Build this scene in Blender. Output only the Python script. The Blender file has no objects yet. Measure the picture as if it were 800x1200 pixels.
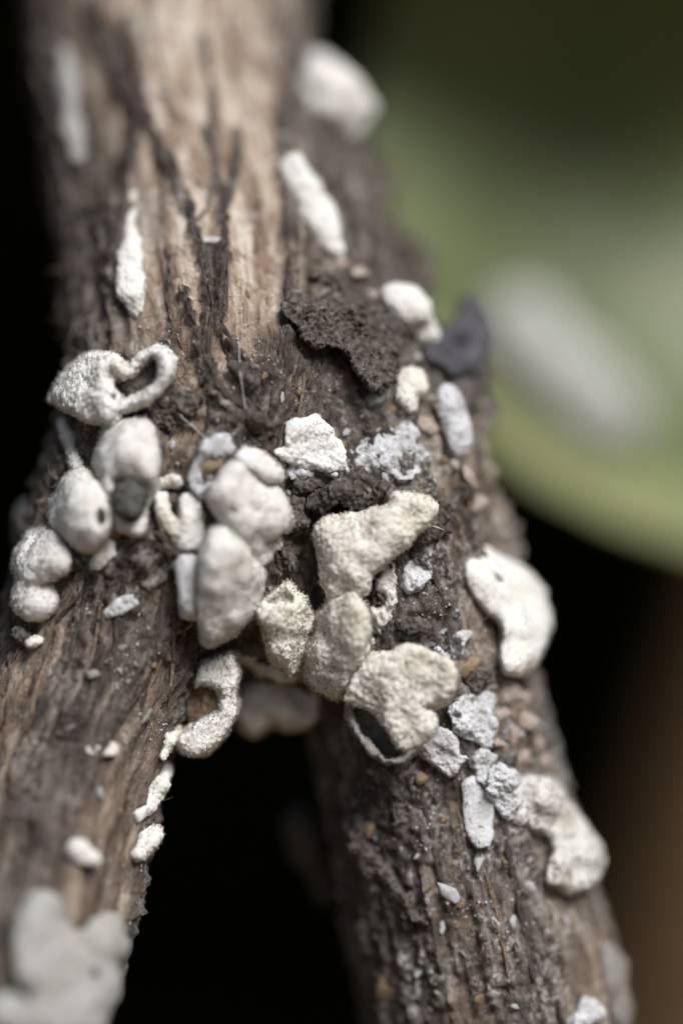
import bpy, math, random
import numpy as np
from mathutils import Vector, Matrix
from mathutils.bvhtree import BVHTree

random.seed(7)
rng = np.random.default_rng(11)
scene = bpy.context.scene
col = scene.collection
scene.unit_settings.scale_length = 0.0025      # one unit is 2.5 mm

# ------------------------------------------------------------------ camera
D = 40.0
cam_d = bpy.data.cameras.new('camera')
cam = bpy.data.objects.new('camera', cam_d); col.objects.link(cam)
cam.location = (0, -D, 0); cam.rotation_euler = (math.radians(90), 0, 0)
cam_d.sensor_fit = 'VERTICAL'; cam_d.sensor_height = 240; cam_d.sensor_width = 160
cam_d.lens = 240 * D / 12.0                     # 12 units of height in the focal plane
cam_d.clip_start = 0.5; cam_d.clip_end = 600
cam_d.dof.use_dof = True; cam_d.dof.focus_distance = D - 0.12
APERTURE = 4.8                                  # entrance pupil diameter, scene units
cam_d.dof.aperture_fstop = cam_d.lens * 0.001 / APERTURE
cam_d.dof.aperture_blades = 9
scene.camera = cam

# ------------------------------------------------------------------ sky, sun, exposure
SUN = Vector((0.34, -0.62, 0.70)).normalized()
world = bpy.data.worlds.new('World'); scene.world = world; world.use_nodes = True
wn = world.node_tree
sky = wn.nodes.new('ShaderNodeTexSky'); sky.sky_type = 'NISHITA'; sky.sun_disc = False
sky.sun_elevation = math.asin(SUN.z); sky.sun_rotation = math.atan2(SUN.x, SUN.y)
bg = wn.nodes['Background']; bg.inputs['Strength'].default_value = 0.05
wn.links.new(sky.outputs['Color'], bg.inputs['Color'])
sun_d = bpy.data.lights.new('sun', 'SUN'); sun_d.energy = 4.2; sun_d.angle = math.radians(28)
sun_d.color = (1.0, 0.965, 0.92)
sun = bpy.data.objects.new('sun', sun_d); col.objects.link(sun)
sun.rotation_euler = SUN.to_track_quat('Z', 'Y').to_euler()
vs = scene.view_settings
vs.view_transform = 'Standard'; vs.look = 'None'; vs.gamma = 1; vs.use_curve_mapping = False
vs.exposure = 0.52
scene.cycles.use_denoising = True
scene.cycles.max_bounces = 6; scene.cycles.diffuse_bounces = 4

# ------------------------------------------------------------------ numeric helpers
_perm = rng.permutation(256).astype(np.int32); _perm = np.concatenate([_perm, _perm, _perm])
_g = rng.normal(size=(256, 3)).astype(np.float32); _g /= np.linalg.norm(_g, axis=1)[:, None]

def noise(p, seed=0):
    """gradient noise, about -1..1"""
    p = np.asarray(p, np.float32) + np.float32(seed * 17.31 + 100)
    i = np.floor(p).astype(np.int32); f = p - i; i &= 255
    u = f * f * f * (f * (f * 6 - 15) + 10)
    out = 0
    for dx in (0, 1):
        wx = u[..., 0] if dx else 1 - u[..., 0]
        for dy in (0, 1):
            wy = u[..., 1] if dy else 1 - u[..., 1]
            for dz in (0, 1):
                wz = u[..., 2] if dz else 1 - u[..., 2]
                h = _perm[_perm[_perm[(i[..., 0] + dx) & 255] + ((i[..., 1] + dy) & 255)] + ((i[..., 2] + dz) & 255)]
                g = _g[h]
                d = g[..., 0] * (f[..., 0] - dx) + g[..., 1] * (f[..., 1] - dy) + g[..., 2] * (f[..., 2] - dz)
                out = out + wx * wy * wz * d
    return out * 1.5

def fbm(p, oct=3, seed=0):
    a, t = 1.0, 0
    for o in range(oct):
        t = t + a * noise(p * (2.03 ** o), seed + o); a *= 0.5
    return t

def sstep(a, b, x):
    t = np.clip((x - a) / (b - a), 0, 1); return t * t * (3 - 2 * t)

def smin(a, b, k):
    h = np.clip(0.5 + 0.5 * (b - a) / k, 0, 1)
    return b * (1 - h) + a * h - k * h * (1 - h)

def W(px, py, y):
    """point that a pixel of the 800 x 1200 photograph shows at depth y"""
    k = (D + y) / D
    return np.array([(px - 400) / 100 * k, y, (600 - py) / 100 * k], np.float32)

_C = np.array([[x, y, z] for x in (0, 1) for y in (0, 1) for z in (0, 1)])
_E = [(a, b) for a in range(8) for b in range(a + 1, 8) if np.abs(_C[a] - _C[b]).sum() == 1]

def surface_nets(F, org, h):
    s = F < 0
    n = F.shape
    cs = [s[c[0]:n[0] - 1 + c[0], c[1]:n[1] - 1 + c[1], c[2]:n[2] - 1 + c[2]] for c in _C]
    cnt = sum(c.astype(np.int8) for c in cs)
    act = np.argwhere((cnt > 0) & (cnt < 8))
    if len(act) == 0: return np.zeros((0, 3), np.float32), np.zeros((0, 4), np.int32)
    v = [F[act[:, 0] + c[0], act[:, 1] + c[1], act[:, 2] + c[2]] for c in _C]
    P = np.zeros((len(act), 3)); N = np.zeros(len(act))
    for a, b in _E:
        m = (v[a] < 0) != (v[b] < 0)
        t = np.where(m, v[a] / np.where(m, v[a] - v[b], 1), 0)
        P += np.where(m[:, None], _C[a] + t[:, None] * (_C[b] - _C[a]), 0); N += m
    V = (act + P / N[:, None]) * h + org
    idx = -np.ones((n[0] - 1, n[1] - 1, n[2] - 1), np.int64); idx[tuple(act.T)] = np.arange(len(act))
    Q = []
    for ax in range(3):
        o1, o2 = (ax + 1) % 3, (ax + 2) % 3
        sl0 = [slice(None)] * 3; sl1 = [slice(None)] * 3
        sl0[ax] = slice(0, n[ax] - 1); sl1[ax] = slice(1, n[ax])
        s0, s1 = s[tuple(sl0)], s[tuple(sl1)]
        e = np.argwhere(s0 != s1)
        e = e[(e[:, o1] > 0) & (e[:, o2] > 0) & (e[:, o1] < n[o1] - 1) & (e[:, o2] < n[o2] - 1)]
        fl = s0[tuple(e.T)]
        def cell(a, b):
            c = e.copy(); c[:, o1] -= a; c[:, o2] -= b; return idx[tuple(c.T)]
        q = np.stack([cell(1, 1), cell(0, 1), cell(0, 0), cell(1, 0)], 1)
        q[~fl] = q[~fl][:, ::-1]
        Q.append(q)
    Q = np.concatenate(Q); Q = Q[(Q >= 0).all(1)]
    return V.astype(np.float32), Q.astype(np.int32)

def grid(lo, hi, h):
    ax = [np.arange(lo[i], hi[i] + h, h, dtype=np.float32) for i in range(3)]
    return np.stack(np.meshgrid(*ax, indexing='ij'), -1)

# ------------------------------------------------------------------ mesh helpers
def mk_mesh(name, V, Fc, smooth=True):
    me = bpy.data.meshes.new(name)
    V = np.asarray(V, np.float32); Fc = np.asarray(Fc, np.int32); k = Fc.shape[1]
    me.vertices.add(len(V)); me.vertices.foreach_set('co', V.ravel())
    me.loops.add(Fc.size); me.loops.foreach_set('vertex_index', Fc.ravel())
    me.polygons.add(len(Fc))
    me.polygons.foreach_set('loop_start', np.arange(len(Fc), dtype=np.int32) * k)
    me.update(calc_edges=True)
    me.polygons.foreach_set('use_smooth', np.full(len(Fc), smooth))
    return me

def read_mesh(me):
    V = np.empty(len(me.vertices) * 3, np.float32); me.vertices.foreach_get('co', V)
    N = np.empty(len(me.vertices) * 3, np.float32); me.vertices.foreach_get('normal', N)
    Q = np.empty(len(me.loops), np.int32); me.loops.foreach_get('vertex_index', Q)
    return V.reshape(-1, 3), N.reshape(-1, 3), Q.reshape(-1, 4)

def subdivided(V, Q, levels):
    me = mk_mesh('t', V, Q); o = bpy.data.objects.new('t', me); col.objects.link(o)
    m = o.modifiers.new('s', 'SUBSURF'); m.levels = levels; m.render_levels = levels
    dg = bpy.context.evaluated_depsgraph_get()
    me2 = bpy.data.meshes.new_from_object(o.evaluated_get(dg))
    r = read_mesh(me2)
    bpy.data.objects.remove(o); bpy.data.meshes.remove(me); bpy.data.meshes.remove(me2)
    return r

def tag(o, label=None, cat=None, group=None, kind=None):
    if label: o['label'] = label
    if cat: o['category'] = cat
    if group: o['group'] = group
    if kind: o['kind'] = kind
    return o

def obj(name, me, mat, parent=None, loc=None):
    o = bpy.data.objects.new(name, me); col.objects.link(o)
    if mat is not None and len(me.materials) == 0: me.materials.append(mat)
    if parent: o.parent = parent
    if loc is not None: o.location = loc
    return o

def fattr(me, name, a):
    a = np.asarray(a, np.float32)
    t = me.attributes.new(name, 'FLOAT' if a.ndim == 1 else 'FLOAT_VECTOR', 'POINT')
    t.data.foreach_set('value' if a.ndim == 1 else 'vector', a.ravel())

def tube(pts, rad, sides=6, flat=1.0, nrm=None):
    """tapered tube with closed tips; flat squeezes it along nrm"""
    pts = np.asarray(pts, float); n = len(pts)
    T = np.gradient(pts, axis=0); T /= np.linalg.norm(T, axis=1)[:, None] + 1e-9
    V = []; F = []
    for i in range(n):
        nn = np.asarray(nrm[i] if nrm is not None else (0.3, -1, 0.2), float)
        nn = nn - T[i] * nn.dot(T[i]); nn /= np.linalg.norm(nn) + 1e-9
        b = np.cross(T[i], nn)
        for k in range(sides):
            a = 2 * math.pi * k / sides
            V.append(pts[i] + rad[i] * (math.cos(a) * b + math.sin(a) * nn * flat))
    for i in range(n - 1):
        for k in range(sides):
            k2 = (k + 1) % sides
            F.append((i * sides + k, i * sides + k2, (i + 1) * sides + k2, (i + 1) * sides + k))
    return np.array(V, np.float32), np.array(F, np.int32)

# ------------------------------------------------------------------ materials
def mat(name):
    m = bpy.data.materials.new(name); m.use_nodes = True
    return m, m.node_tree.nodes, m.node_tree.links, m.node_tree.nodes['Principled BSDF']

def n_noise(N, L, vec, scale, detail=4, rough=0.6):
    t = N.new('ShaderNodeTexNoise'); t.inputs['Scale'].default_value = scale
    t.inputs['Detail'].default_value = detail; t.inputs['Roughness'].default_value = rough
    if vec is not None: L.new(vec, t.inputs['Vector'])
    return t.outputs['Fac']

def n_ramp(N, L, fac, stops):
    r = N.new('ShaderNodeValToRGB'); el = r.color_ramp.elements
    while len(el) < len(stops): el.new(0.5)
    for e, (p, c) in zip(el, stops):
        e.position = p; e.color = (*c, 1) if len(c) == 3 else c
    L.new(fac, r.inputs['Fac']); return r.outputs['Color']

def n_mix(N, L, fac, a, b, mode='MIX'):
    m = N.new('ShaderNodeMix'); m.data_type = 'RGBA'; m.blend_type = mode
    for sock, v in ((m.inputs[0], fac), (m.inputs[6], a), (m.inputs[7], b)):
        if isinstance(v, (int, float)): sock.default_value = v
        elif isinstance(v, tuple): sock.default_value = (*v, 1)
        else: L.new(v, sock)
    return m.outputs[2]

def n_map(N, L, v, a, b, c=0.0, d=1.0):
    m = N.new('ShaderNodeMapRange'); m.clamp = True
    m.interpolation_type = 'SMOOTHSTEP'
    for i, x in zip((1, 2, 3, 4), (a, b, c, d)): m.inputs[i].default_value = x
    L.new(v, m.inputs[0]); return m.outputs[0]

def n_bump(N, L, bsdf, h, strength, dist):
    b = N.new('ShaderNodeBump'); b.inputs['Strength'].default_value = strength
    b.inputs['Distance'].default_value = dist
    L.new(h, b.inputs['Height']); L.new(b.outputs['Normal'], bsdf.inputs['Normal'])

def n_attr(N, name, vec=False):
    a = N.new('ShaderNodeAttribute'); a.attribute_name = name
    return a.outputs['Vector' if vec else 'Fac']

# bark: dark grey outer bark, tan and reddish bare wood, pale dust
M_bark, N, L, B = mat('bark')
fib = n_attr(N, 'fibre', True); tanA = n_attr(N, 'tan'); dustA = n_attr(N, 'dust')
tc = N.new('ShaderNodeTexCoord').outputs['Object']
f1 = n_noise(N, L, fib, 4.6, 6, 0.68); f2 = n_noise(N, L, fib, 9.0, 5, 0.7)
iso = n_noise(N, L, tc, 9.0, 6, 0.7); iso2 = n_noise(N, L, tc, 2.2, 3, 0.6)
mott = n_noise(N, L, tc, 5.5, 7, 0.75)
outer = n_ramp(N, L, f2, [(0.36, (0.024, 0.019, 0.018)), (0.46, (0.072, 0.058, 0.052)), (0.55, (0.15, 0.124, 0.110)), (0.66, (0.32, 0.28, 0.25))])
wood = n_ramp(N, L, f1, [(0.36, (0.13, 0.088, 0.062)), (0.44, (0.36, 0.265, 0.195)), (0.52, (0.58, 0.47, 0.375)), (0.60, (0.78, 0.70, 0.62))])
red = n_ramp(N, L, f2, [(0.38, (0.15, 0.070, 0.050)), (0.62, (0.44, 0.28, 0.215))])
wood = n_mix(N, L, n_map(N, L, iso2, 0.50, 0.66, 0, 0.6), wood, red)
wood = n_mix(N, L, n_map(N, L, mott, 0.52, 0.66, 0, 0.65), wood, (0.66, 0.58, 0.50))
wood = n_mix(N, L, n_map(N, L, mott, 0.44, 0.32, 0, 0.55), wood, (0.06, 0.044, 0.036))
brown = n_ramp(N, L, f1, [(0.36, (0.045, 0.034, 0.028)), (0.46, (0.12, 0.09, 0.070)), (0.54, (0.22, 0.168, 0.127)), (0.64, (0.42, 0.335, 0.25))])
wood = n_mix(N, L, n_attr(N, 'weathered'), wood, brown)
c = n_mix(N, L, tanA, outer, wood)
grit = n_noise(N, L, tc, 24, 6, 0.75)
c = n_mix(N, L, n_map(N, L, iso, 0.54, 0.68, 0, 0.5), c, (0.026, 0.021, 0.019))
c = n_mix(N, L, n_map(N, L, grit, 0.55, 0.68, 0, 0.55), c, (0.34, 0.29, 0.25))
c = n_mix(N, L, n_map(N, L, grit, 0.45, 0.34, 0, 0.55), c, (0.022, 0.018, 0.016))
dm = N.new('ShaderNodeMath'); dm.operation = 'MULTIPLY'; L.new(dustA, dm.inputs[0])
L.new(n_map(N, L, n_noise(N, L, tc, 14, 5, 0.7), 0.47, 0.62), dm.inputs[1])
c = n_mix(N, L, dm.outputs[0], c, (0.50, 0.48, 0.47))
L.new(c, B.inputs['Base Color']); B.inputs['Roughness'].default_value = 0.82
B.inputs['Specular IOR Level'].default_value = 0.25
hm = N.new('ShaderNodeMath'); hm.operation = 'ADD'
L.new(f2, hm.inputs[0]); L.new(grit, hm.inputs[1])
n_bump(N, L, B, hm.outputs[0], 1.0, 0.07)

def simple_mat(name, stops, scale=8.0, rough=0.9, bump=0.03, spec=0.2):
    m, N, L, B = mat(name)
    tc = N.new('ShaderNodeTexCoord').outputs['Object']
    f = n_noise(N, L, tc, scale, 6, 0.7)
    L.new(n_ramp(N, L, f, stops), B.inputs['Base Color'])
    B.inputs['Roughness'].default_value = rough; B.inputs['Specular IOR Level'].default_value = spec
    if bump: n_bump(N, L, B, f, 0.9, bump)
    return m

def fungus_mat(name, base, cream, speck=0.72, sss=0.45):
    m, N, L, B = mat(name)
    tc = N.new('ShaderNodeTexCoord').outputs['Object']
    a = n_noise(N, L, tc, 2.3, 4, 0.6); f = n_noise(N, L, tc, 24, 8, 0.8)
    c = n_mix(N, L, n_map(N, L, a, 0.46, 0.68, 0, 0.85), base, cream)
    s = n_noise(N, L, tc, 11, 3, 0.6)
    c = n_mix(N, L, n_map(N, L, s, speck, speck + 0.07, 0, 0.7), c, (0.12, 0.09, 0.065))
    c = n_mix(N, L, n_map(N, L, f, 0.42, 0.25, 0, 0.22), c, (0.40, 0.36, 0.30))
    L.new(c, B.inputs['Base Color']); B.inputs['Roughness'].default_value = 1.0
    B.inputs['Specular IOR Level'].default_value = 0.03
    B.inputs['Subsurface Weight'].default_value = sss
    B.inputs['Subsurface Radius'].default_value = (1.0, 0.9, 0.8); B.inputs['Subsurface Scale'].default_value = 0.10
    n_bump(N, L, B, f, 1.0, 0.05)
    return m

def wool_mat(name, c):
    m, N, L, B = mat(name); out = N['Material Output']; N.remove(B)
    d = N.new('ShaderNodeBsdfDiffuse'); t = N.new('ShaderNodeBsdfTranslucent'); x = N.new('ShaderNodeMixShader')
    n = n_noise(N, L, N.new('ShaderNodeTexCoord').outputs['Object'], 2.3, 4)
    cc = n_mix(N, L, n_map(N, L, n, 0.4, 0.7), c, tuple(v * w for v, w in zip(c, (0.95, 0.9, 0.82))))
    L.new(cc, d.inputs['Color']); L.new(cc, t.inputs['Color']); x.inputs[0].default_value = 0.5
    L.new(d.outputs[0], x.inputs[1]); L.new(t.outputs[0], x.inputs[2]); L.new(x.outputs[0], out.inputs['Surface'])
    return m
M_white = fungus_mat('white_wool', (0.80, 0.79, 0.77), (0.74, 0.715, 0.66))
M_dirty = fungus_mat('dirty_wool', (0.80, 0.78, 0.73), (0.68, 0.64, 0.55), 0.64)
M_cool = fungus_mat('chalky_crust', (0.64, 0.65, 0.68), (0.48, 0.48, 0.49), 0.60)
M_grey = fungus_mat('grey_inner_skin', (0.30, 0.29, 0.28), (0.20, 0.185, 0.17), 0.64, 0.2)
M_dull_dimmed = fungus_mat('dull_dimmed_wool', (0.42, 0.415, 0.405), (0.34, 0.33, 0.305), 0.60)  # greyed to paint in weaker light at lower left; flecks are simply dull
M_leaff = fungus_mat('grey_white_wool', (0.47, 0.475, 0.46), (0.43, 0.435, 0.41), 0.70)
WOOL = {M_white: wool_mat('white_hairs', (0.84, 0.82, 0.78)), M_dirty: wool_mat('cream_hairs', (0.80, 0.76, 0.67)),
        M_cool: wool_mat('chalky_hairs', (0.74, 0.75, 0.77)), M_grey: wool_mat('grey_hairs', (0.40, 0.39, 0.37))}
M_bright = fungus_mat('fresh_powder', (0.87, 0.87, 0.86), (0.84, 0.83, 0.81), 0.74)
M_mottled = fungus_mat('mottled_wool', (0.72, 0.71, 0.69), (0.50, 0.45, 0.37), 0.56)
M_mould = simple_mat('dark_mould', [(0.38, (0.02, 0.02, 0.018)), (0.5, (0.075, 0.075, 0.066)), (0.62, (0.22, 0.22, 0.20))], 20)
M_flake = simple_mat('dark_bark_flake', [(0.3, (0.02, 0.017, 0.016)), (0.48, (0.06, 0.051, 0.046)), (0.62, (0.13, 0.112, 0.10)), (0.8, (0.27, 0.24, 0.215))], 11)
M_curl = simple_mat('slate_bark_curl', [(0.3, (0.03, 0.03, 0.035)), (0.7, (0.09, 0.085, 0.10))], 4)
M_ochre = simple_mat('ochre_chip', [(0.3, (0.10, 0.07, 0.045)), (0.5, (0.24, 0.175, 0.115)), (0.75, (0.48, 0.40, 0.30))], 9)
M_pale = simple_mat('pale_crumb', [(0.36, (0.16, 0.12, 0.10)), (0.5, (0.36, 0.29, 0.25)), (0.64, (0.60, 0.54, 0.50))], 7)
M_brown = simple_mat('brown_skin', [(0.3, (0.05, 0.033, 0.02)), (0.5, (0.13, 0.09, 0.06)), (0.75, (0.24, 0.18, 0.13))], 9)
M_fdark = simple_mat('dark_fibre', [(0.3, (0.02, 0.016, 0.014)), (0.55, (0.055, 0.045, 0.04)), (0.8, (0.15, 0.125, 0.11))], 12)
M_ftan = simple_mat('tan_fibre', [(0.3, (0.07, 0.05, 0.038)), (0.55, (0.16, 0.118, 0.086)), (0.8, (0.33, 0.26, 0.20))], 10)
M_silk = simple_mat('silk', [(0.3, (0.6, 0.6, 0.6)), (0.7, (0.8, 0.8, 0.8))], 8, 0.4, 0)

# ------------------------------------------------------------------ the branch as a distance field
CH_L = [(185, -420, 7.6, 165), (197, 0, 4.6, 163), (222, 200, 3.2, 160), (258, 400, 1.80, 176), (222, 560, 1.15, 163),
        (148, 700, 0.85, 126), (95, 850, 0.5, 114), (53, 1000, -0.1, 113), (15, 1200, -1.1, 116), (-30, 1560, -2.8, 120)]
CH_R = [(325, 180, 3.5, 100), (368, 400, 2.0, 128), (430, 560, 1.55, 138), (470, 700, 1.5, 134), (505, 850, 1.5, 132),
        (540, 1000, 1.55, 142), (585, 1200, 1.75, 148), (650, 1560, 2.0, 152)]

def spline(ch, n=3):
    P = np.array([np.append(W(a, b, y), r / 100 * (D + y) / D) for a, b, y, r in ch])
    out = []
    for i in range(len(P) - 1):
        p0, p1, p2, p3 = P[max(i - 1, 0)], P[i], P[i + 1], P[min(i + 2, len(P) - 1)]
        for t in np.arange(n) / n:
            out.append(0.5 * (2 * p1 + (p2 - p0) * t + (2 * p0 - 5 * p1 + 4 * p2 - p3) * t * t + (3 * p1 - p0 - 3 * p2 + p3) * t ** 3))
    return np.array(out + [P[-1]], np.float32)

SP = [spline(CH_L), spline(CH_R)]

def chain_sdf(p, S, full=False):
    best = np.full(p.shape[:-1], 1e9, np.float32)
    if full: sb = np.zeros_like(best); cb = np.zeros_like(p); ab = np.zeros_like(p); rb = np.zeros_like(best)
    s0 = 0.0
    for a, b in zip(S[:-1], S[1:]):
        ax = b[:3] - a[:3]; ln = float(np.linalg.norm(ax)); u = ax / ln
        d = p - a[:3]; t = np.clip((d @ u) / ln, 0, 1)
        q = d - t[..., None] * ax
        r = a[3] + (b[3] - a[3]) * t
        dist = np.sqrt((q * q).sum(-1)) - r
        if full:
            m = dist < best
            sb = np.where(m, s0 + t * ln, sb); cb = np.where(m[..., None], q, cb)
            ab = np.where(m[..., None], u, ab); rb = np.where(m, r, rb)
        best = np.minimum(best, dist); s0 += ln
    return (best, sb, cb, ab, rb) if full else best

# swellings of the fork: knuckles and the step where the side shoot leaves the stem
BULGE = [(410, 225, 4.0, 62), (452, 330, 2.9, 66), (300, 470, 0.95, 95), (500, 470, 1.9, 70), (300, 690, 1.3, 110), (150, 640, 0.75, 105), (560, 640, 1.8, 60)]

def branch_sdf(p):
    d = smin(chain_sdf(p, SP[0]), chain_sdf(p, SP[1]), 0.45)
    for a, b, y, r in BULGE:
        c = W(a, b, y); d = smin(d, np.sqrt(((p - c) ** 2).sum(-1)) - r / 100, 0.35)
    return d

HB = 0.145
G = grid((-6.2, -5.2, -10.2), (5.6, 9.6, 11.2), HB)
Fld = branch_sdf(G)
Fld += 0.10 * noise(G * np.array([0.9, 0.9, 0.45], np.float32), 3)
V0, Q0 = surface_nets(Fld, np.array((-6.2, -5.2, -10.2)), HB)
del G, Fld
V, Nn, Q = subdivided(V0, Q0, 2)

# fibre coordinates of both arms, blended where they join
def fibre(p):
    o = []
    for S, e in zip(SP, ((1, 0, 0), (1, 0, 0))):
        d, s, q, u, r = chain_sdf(p, S, True)
        e1 = np.array(e, np.float32) - u * u[..., :1]; e1 /= np.linalg.norm(e1, axis=-1, keepdims=True)
        e2 = np.cross(u, e1)
        o.append((d, s, (q * e1).sum(-1), (q * e2).sum(-1), r))
    return o

fL, fR = fibre(V)
wR = 1 / (1 + np.exp(np.clip((fR[0] - fL[0]) / 0.12, -30, 30)))
warp = noise(V * 0.7, 5) * 0.16
qs = []
for f, off in ((fL, 0.0), (fR, 31.0)):
    qs.append(np.stack([f[2] + warp + off, f[3] + off, f[1]], 1))

def bark_height(q, xr):
    A = lambda a, b: np.array([a, a, b], np.float32)
    big = noise(q * A(0.9, 0.22), 11)
    ridge = 1 - np.abs(noise(q * A(1.7, 0.30), 12)) * 2.2
    ridge2 = 1 - np.abs(noise(q * A(3.6, 0.55), 13)) * 2.2
    fine = noise(q * A(8, 1.3), 14); finer = noise(q * A(17, 3.2), 15)
    h = 0.07 * big + 0.05 * ridge + 0.045 * ridge2 + 0.030 * fine + 0.016 * finer
    strip = noise(q * A(1.25, 0.20), 16) + 0.55 * noise(q * A(3.2, 0.42), 17) + 0.3 * noise(q * A(8, 0.9), 18)
    return h, strip

hL, sL = bark_height(qs[0], 0); hR, sR = bark_height(qs[1], 0)
h = hL * (1 - wR) + hR * wR; strip = sL * (1 - wR) + sR * wR
z = V[:, 2]
# which zones have lost their outer bark
trunk = sstep(0.6, 2.6, z)
bias = trunk * (1 - wR * 0.7) * (0.66 * np.exp(-((fL[2] - 0.12) / 1.15) ** 4) - 0.20)
lf = (1 - sstep(-1.0, 0.3, z)) * (1 - wR)
bias += lf * (0.05 - 0.10 * np.abs(fL[2]))
rf = (1 - sstep(-1.5, 0.0, z)) * wR
bias += rf * (0.28 * fR[2] - 0.16)
joint = np.exp(-((z - 0.3) / 1.5) ** 2); bias += joint * (0.05 + 0.5 * noise(V * 2.6, 27) + 0.35 * noise(V * 5.5, 28))
BANDS = [([(150, 20), (160, 90), (178, 150), (205, 205), (226, 262), (238, 300), (246, 360), (243, 410), (252, 457), (296, 494)], 8),
         ([(245, 150), (258, 215), (262, 262), (262, 330), (256, 385), (285, 425), (312, 455)], 6.5),
         ([(336, 200), (342, 300), (337, 368), (328, 430), (314, 492)], 8),
         ([(108, 0), (140, 79), (160, 140), (146, 215), (134, 300), (130, 380)], 11),
         ([(60, 60), (72, 200), (84, 330), (110, 400)], 16), ([(216, 340), (230, 385), (244, 440)], 6), ([(240, 40), (252, 120), (248, 160)], 5),
         ([(280, 150), (276, 190), (266, 240)], 6), ([(252, 290), (250, 340), (250, 380)], 9), ([(340, 60), (330, 130), (334, 200)], 10)]
ppx = V[:, 0] * D / (D + V[:, 1]) * 100 + 400; ppy = 600 - V[:, 2] * D / (D + V[:, 1]) * 100
fr = (Nn[:, 1] < 0.3) & (ppy < 540)
wob = noise(V * 3.0, 40) * 5 + noise(V * 9, 42) * 3.5
band = np.zeros(len(V), np.float32)
for pl, wd in BANDS:
    dm = np.full(len(V), 1e3, np.float32)
    for (ax_, ay_), (bx_, by_) in zip(pl[:-1], pl[1:]):
        ex, ey = bx_ - ax_, by_ - ay_; t = np.clip(((ppx - ax_) * ex + (ppy - ay_) * ey) / (ex * ex + ey * ey), 0, 1)
        dm = np.minimum(dm, np.hypot(ppx - ax_ - t * ex, ppy - ay_ - t * ey))
    band = np.maximum(band, sstep(1.15, 0.65, (dm + wob) / wd))
band *= fr
raw = strip + bias * 1.5 - 1.7 * band
tan = sstep(-0.10, 0.34, raw)
plate = 1 - sstep(0.0, 0.16, raw)
h = h + 0.070 * plate + 0.045 * band                    # the outer bark stands proud of the bare wood
rough = noise(V * 4, 20) * 0.026 + noise(V * 8, 21) * 0.032 + noise(V * 16, 22) * 0.026
crumble = joint * (np.abs(noise(V * 3.1, 23)) * 0.14 + np.abs(noise(V * 6.3, 24)) * 0.10 + np.abs(noise(V * 13, 26)) * 0.05 - 0.05)
chips = rf * np.abs(noise(V * 4.2, 25)) * 0.06
Vb = V + Nn * (h + rough * (0.6 + plate) + crumble + chips - 0.10)[:, None]
me = mk_mesh('wood', Vb, Q)
fq = qs[0] * (1 - wR)[:, None] + qs[1] * wR[:, None]
fq = np.where((wR > 0.5)[:, None], qs[1], qs[0])
fattr(me, 'fibre', fq * np.array([1, 1, 0.20], np.float32)); fattr(me, 'tan', tan * (1 - 0.12 * joint))
fattr(me, 'weathered', np.clip(1 - trunk * np.exp(-((fL[2] - 0.2) / 1.15) ** 4) * (1 - 0.8 * wR), 0, 1) * 0.9)
right = sstep(0.2, 1.2, V[:, 0]) * sstep(3.2, 1.5, z)
fattr(me, 'dust', np.clip(0.32 * sstep(0.0, 0.6, noise(V * 1.3, 31)) + 0.95 * right * sstep(-0.30, 0.45, noise(V * 1.7, 32)) + 0.45 * joint * sstep(0, .5, noise(V * 2.1, 33)), 0, 0.9))
branch = bpy.data.objects.new('forked_branch', None); col.objects.link(branch)
branch.empty_display_size = 0.5
tag(branch, 'weathered brown branch that splits into two arms, its bark flaking', 'branch')
obj('wood', me, M_bark, branch)
bvh = BVHTree.FromPolygons(Vb.tolist(), Q.tolist())

def hit(px, py):
    d = Vector(((px - 400) / 100, D, (600 - py) / 100)).normalized()
    loc, n, i, t = bvh.ray_cast(Vector((0, -D, 0)), d)
    return (None, None) if loc is None else (np.array(loc), np.array(n))

def depth(px, py):
    """depth of the bark under a pixel, or where the view passes closest to it"""
    loc, n = hit(px, py)
    if loc is not None: return float(loc[1])
    ys = np.linspace(-4, 8, 160)
    P = np.array([W(px, py, y) for y in ys]); d = branch_sdf(P)
    return float(ys[int(np.argmin(d))])

# ------------------------------------------------------------------ loose strips and fibres of bark: parts of the branch
def strip_obj(name, pts, r, m, flat=0.45):
    P = []; Nr = []
    for p in pts:
        loc, n, i, dd = bvh.find_nearest(Vector(p))
        P.append(np.array(loc) + np.array(n) * r * 0.25); Nr.append(np.array(n))
    n = len(P)
    P = np.array(P); P[1:-1] = (P[:-2] + 2 * P[1:-1] + P[2:]) / 4
    rad = [r * (0.25 + 0.75 * math.sin(math.pi * (i + 0.35) / (n - 0.3)) ** 0.6) * random.uniform(0.7, 1.25) for i in range(n)]
    Vt, Ft = tube(P, rad, 6, flat, Nr)
    Vt = Vt + r * 0.5 * np.stack([noise(Vt * 9, 44 + i) for i in range(3)], 1)
    return obj(name, mk_mesh(name, Vt, Ft), m, branch)

def resample(pp, step):
    pp = np.array(pp, float); out = []
    for a, b in zip(pp[:-1], pp[1:]):
        k = max(1, int(np.linalg.norm(b - a) / step))
        out += [a + (b - a) * t / k for t in range(k)]
    return out + [pp[-1]]

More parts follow.
